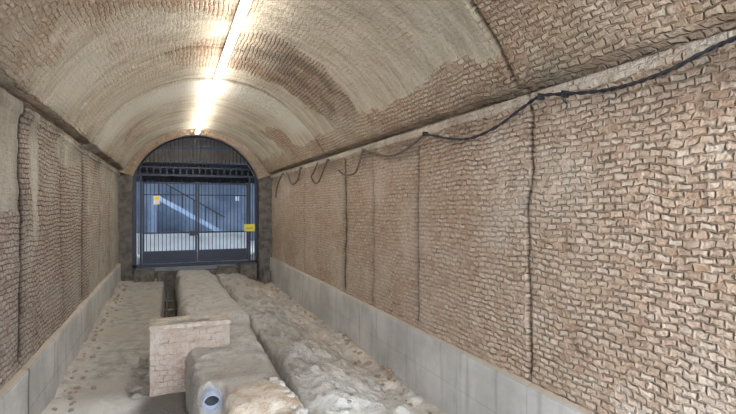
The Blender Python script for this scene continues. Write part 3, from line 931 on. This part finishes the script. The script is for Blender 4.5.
for k in range(16):
    y = 4.3 + 1.1 * rr_.random(); x = rr_.uniform(1.0, 1.24); s = rr_.uniform(0.03, 0.10)
    put(rr_.choice(whites), 'plaster_chunk', x, y, bank_z(x, y) - 0.01, s, 'white plaster chunk on the near right edge of the bank', 'plaster chunk', 'white plaster chunks on the bank')
for k in range(45):
    y = rr_.uniform(4.5, 14.5); x = rr_.uniform(0.4, 1.1); s = rr_.uniform(0.02, 0.055)
    put(rr_.choice(stones), 'loose_stone', x, y, bank_z(x, y) - 0.004, s, 'small pale stone lying on top of the dusty bank', 'stone', 'stones on top of the bank')

# ------------------------------------------------------------------ cables on the right wall
def cat_rom(pts, n=10):
    pts = [Vector(p) for p in pts]; out = []
    P_ = [pts[0]] + pts + [pts[-1]]
    for i in range(1, len(P_) - 2):
        for k in range(n):
            t = k / n; a, b, c, d = P_[i - 1], P_[i], P_[i + 1], P_[i + 2]
            out.append(0.5 * ((2 * b) + (c - a) * t + (2 * a - 5 * b + 4 * c - d) * t * t + (3 * b - a - 3 * c + d) * t ** 3))
    out.append(pts[-1]); return out


XC = 3.20
# (y, z) along the wall
main = [(0.9, 3.66), (1.35, 3.72), (1.579, 3.74), (1.856, 3.684), (2.015, 3.66), (2.271, 3.598), (2.492, 3.575), (2.701, 3.572), (2.929, 3.591), (3.242, 3.643), (3.538, 3.683), (3.801, 3.616), (4.177, 3.501), (4.632, 3.441), (5.031, 3.482), (5.756, 3.645)]
bc_ = thing('black_cable', 'twisted black cable sagging along the top of the right wall, nearest the camera', 'cable', (XC, 1.4, 3.6))
cl_ = cat_rom([(XC - bc_.location.x, y - 1.4, z - 3.6) for y, z in main], 14)
for ph in (0, math.pi):
    bm = bmesh.new()
    pts = []
    for i, p in enumerate(cl_):
        a = i * 0.55 + ph
        pts.append(p + Vector((math.cos(a), 0, math.sin(a))) * 0.0085)
    tube(bm, pts, 0.0095, 8); obj('strand', bm, M_cable, bc_, True)
bm = bmesh.new()
tube(bm, cat_rom([(0, 3.22 - 1.4, 3.66 - 3.6), (-.012, 3.242 - 1.4, 3.60 - 3.6), (0, 3.207 - 1.4, 3.548 - 3.6), (0.0, 3.22 - 1.4, 3.50 - 3.6)], 5), 0.007, 6)
obj('tie_tail', bm, M_cable, bc_, True)
for (y, z) in ((3.538, 3.683), (3.242, 3.643), (5.75, 3.645)):
    bm = bmesh.new(); bx(bm, -0.025, 0.05, y - 1.4 - 0.012, y - 1.4 + 0.012, z - 3.6 - 0.03, z - 3.6 + 0.03, 0.004)
    obj('clip', bm, M_cable, bc_)


def wall_cable(yz, r, mat, label):
    o = thing('grey_cable', label, 'cable', (XC + 0.01, yz[0][0], yz[0][1]))
    bm = bmesh.new()
    tube(bm, cat_rom([(0, y - yz[0][0], z - yz[0][1]) for y, z in yz], 10), r, 8); obj('sheath', bm, mat, o, True)
    bm = bmesh.new(); bx(bm, -0.02, 0.05, -0.015, 0.015, -0.03, 0.03, 0.004); obj('clip', bm, M_cable2, o)


wall_cable([(5.756, 3.645), (6.296, 3.501), (6.65, 3.46), (7.04, 3.471), (7.993, 3.68)], 0.018, M_cable2, 'dusty grey cable sagging from the end of the black cable towards the dark wall crack')
wall_cable([(8.02, 3.67), (8.343, 3.329), (8.7, 3.27), (9.099, 3.312), (9.379, 3.412)], 0.018, M_cable2, 'dusty grey cable drooping in a hook beside the dark wall crack')
wall_cable([(10.13, 3.68), (10.505, 3.424), (10.824, 3.235), (11.15, 3.23), (11.427, 3.387), (11.2, 3.5), (10.9, 3.68)], 0.02, M_cable2, 'nearer of two looped cables hanging from the ledge of the far right wall')
wall_cable([(12.506, 3.688), (12.766, 3.41), (13.2, 3.3), (13.573, 3.334), (13.95, 3.574), (14.2, 3.68)], 0.022, M_cable2, 'farther of two looped cables hanging from the ledge of the far right wall')
wall_cable([(14.728, 3.67), (15.322, 3.419), (15.636, 3.14), (15.7, 2.95)], 0.022, M_cable2, 'thin cable hanging straight down the right wall nearest the gate')

# ------------------------------------------------------------------ fluorescent lamps along the crown
t = NT('tube_glow', 0.5)
t.b.inputs['Base Color'].default_value = (1, 1, 1, 1)
t.b.inputs['Emission Color'].default_value = (1.0, 0.96, 0.89, 1)
t.b.inputs['Emission Strength'].default_value = TUBE_STRENGTH
M_glow = t.m
LX, LZ, LL = 0.83, 5.08, 1.40
where = ['nearest fluorescent batten on the crown of the vault', 'second nearest fluorescent batten on the crown of the vault', 'third fluorescent batten along the vault crown, above the bare brick band',
         'fourth fluorescent batten along the vault crown, just before the pale ring', 'fifth fluorescent batten along the vault crown, under the pale plaster ring',
         'sixth fluorescent batten along the vault crown, third from the gate', 'second fluorescent batten from the gate on the vault crown', 'farthest fluorescent batten on the vault crown, next to the gate arch']
proto = None
for k in range(8):
    y = 5.35 + k * 1.43
    if proto is None:
        root = thing('fluorescent_lamp', where[0], 'lamp', (LX, y, LZ), 'fluorescent lamps along the vault crown')
        bm = bmesh.new(); bx(bm, -0.035, 0.035, 0, LL, 0.035, 0.075, 0.006); obj('housing', bm, M_white, root)
        for xo in (-0.028, 0.028):
            bm = bmesh.new(); tube(bm, [(xo, 0.04, 0.0), (xo, LL - 0.04, 0.0)], 0.027, 12); obj('tube', bm, M_glow, root, True)
        for ye in (0.0, LL - 0.04):
            bm = bmesh.new(); bx(bm, -0.055, 0.055, ye, ye + 0.04, -0.022, 0.04, 0.005); obj('end_holder', bm, M_white, root)
        for ye in (0.25, LL - 0.25):
            bm = bmesh.new(); bx(bm, -0.01, 0.01, ye - 0.01, ye + 0.01, 0.07, 0.17); obj('hanger', bm, M_white, root)
        proto = root; kids = list(root.children)
    else:
        root = proto.copy(); COL.objects.link(root); root.location = (LX, y, LZ); root['label'] = where[k]
        for c in kids:
            d = c.copy(); COL.objects.link(d); d.parent = root
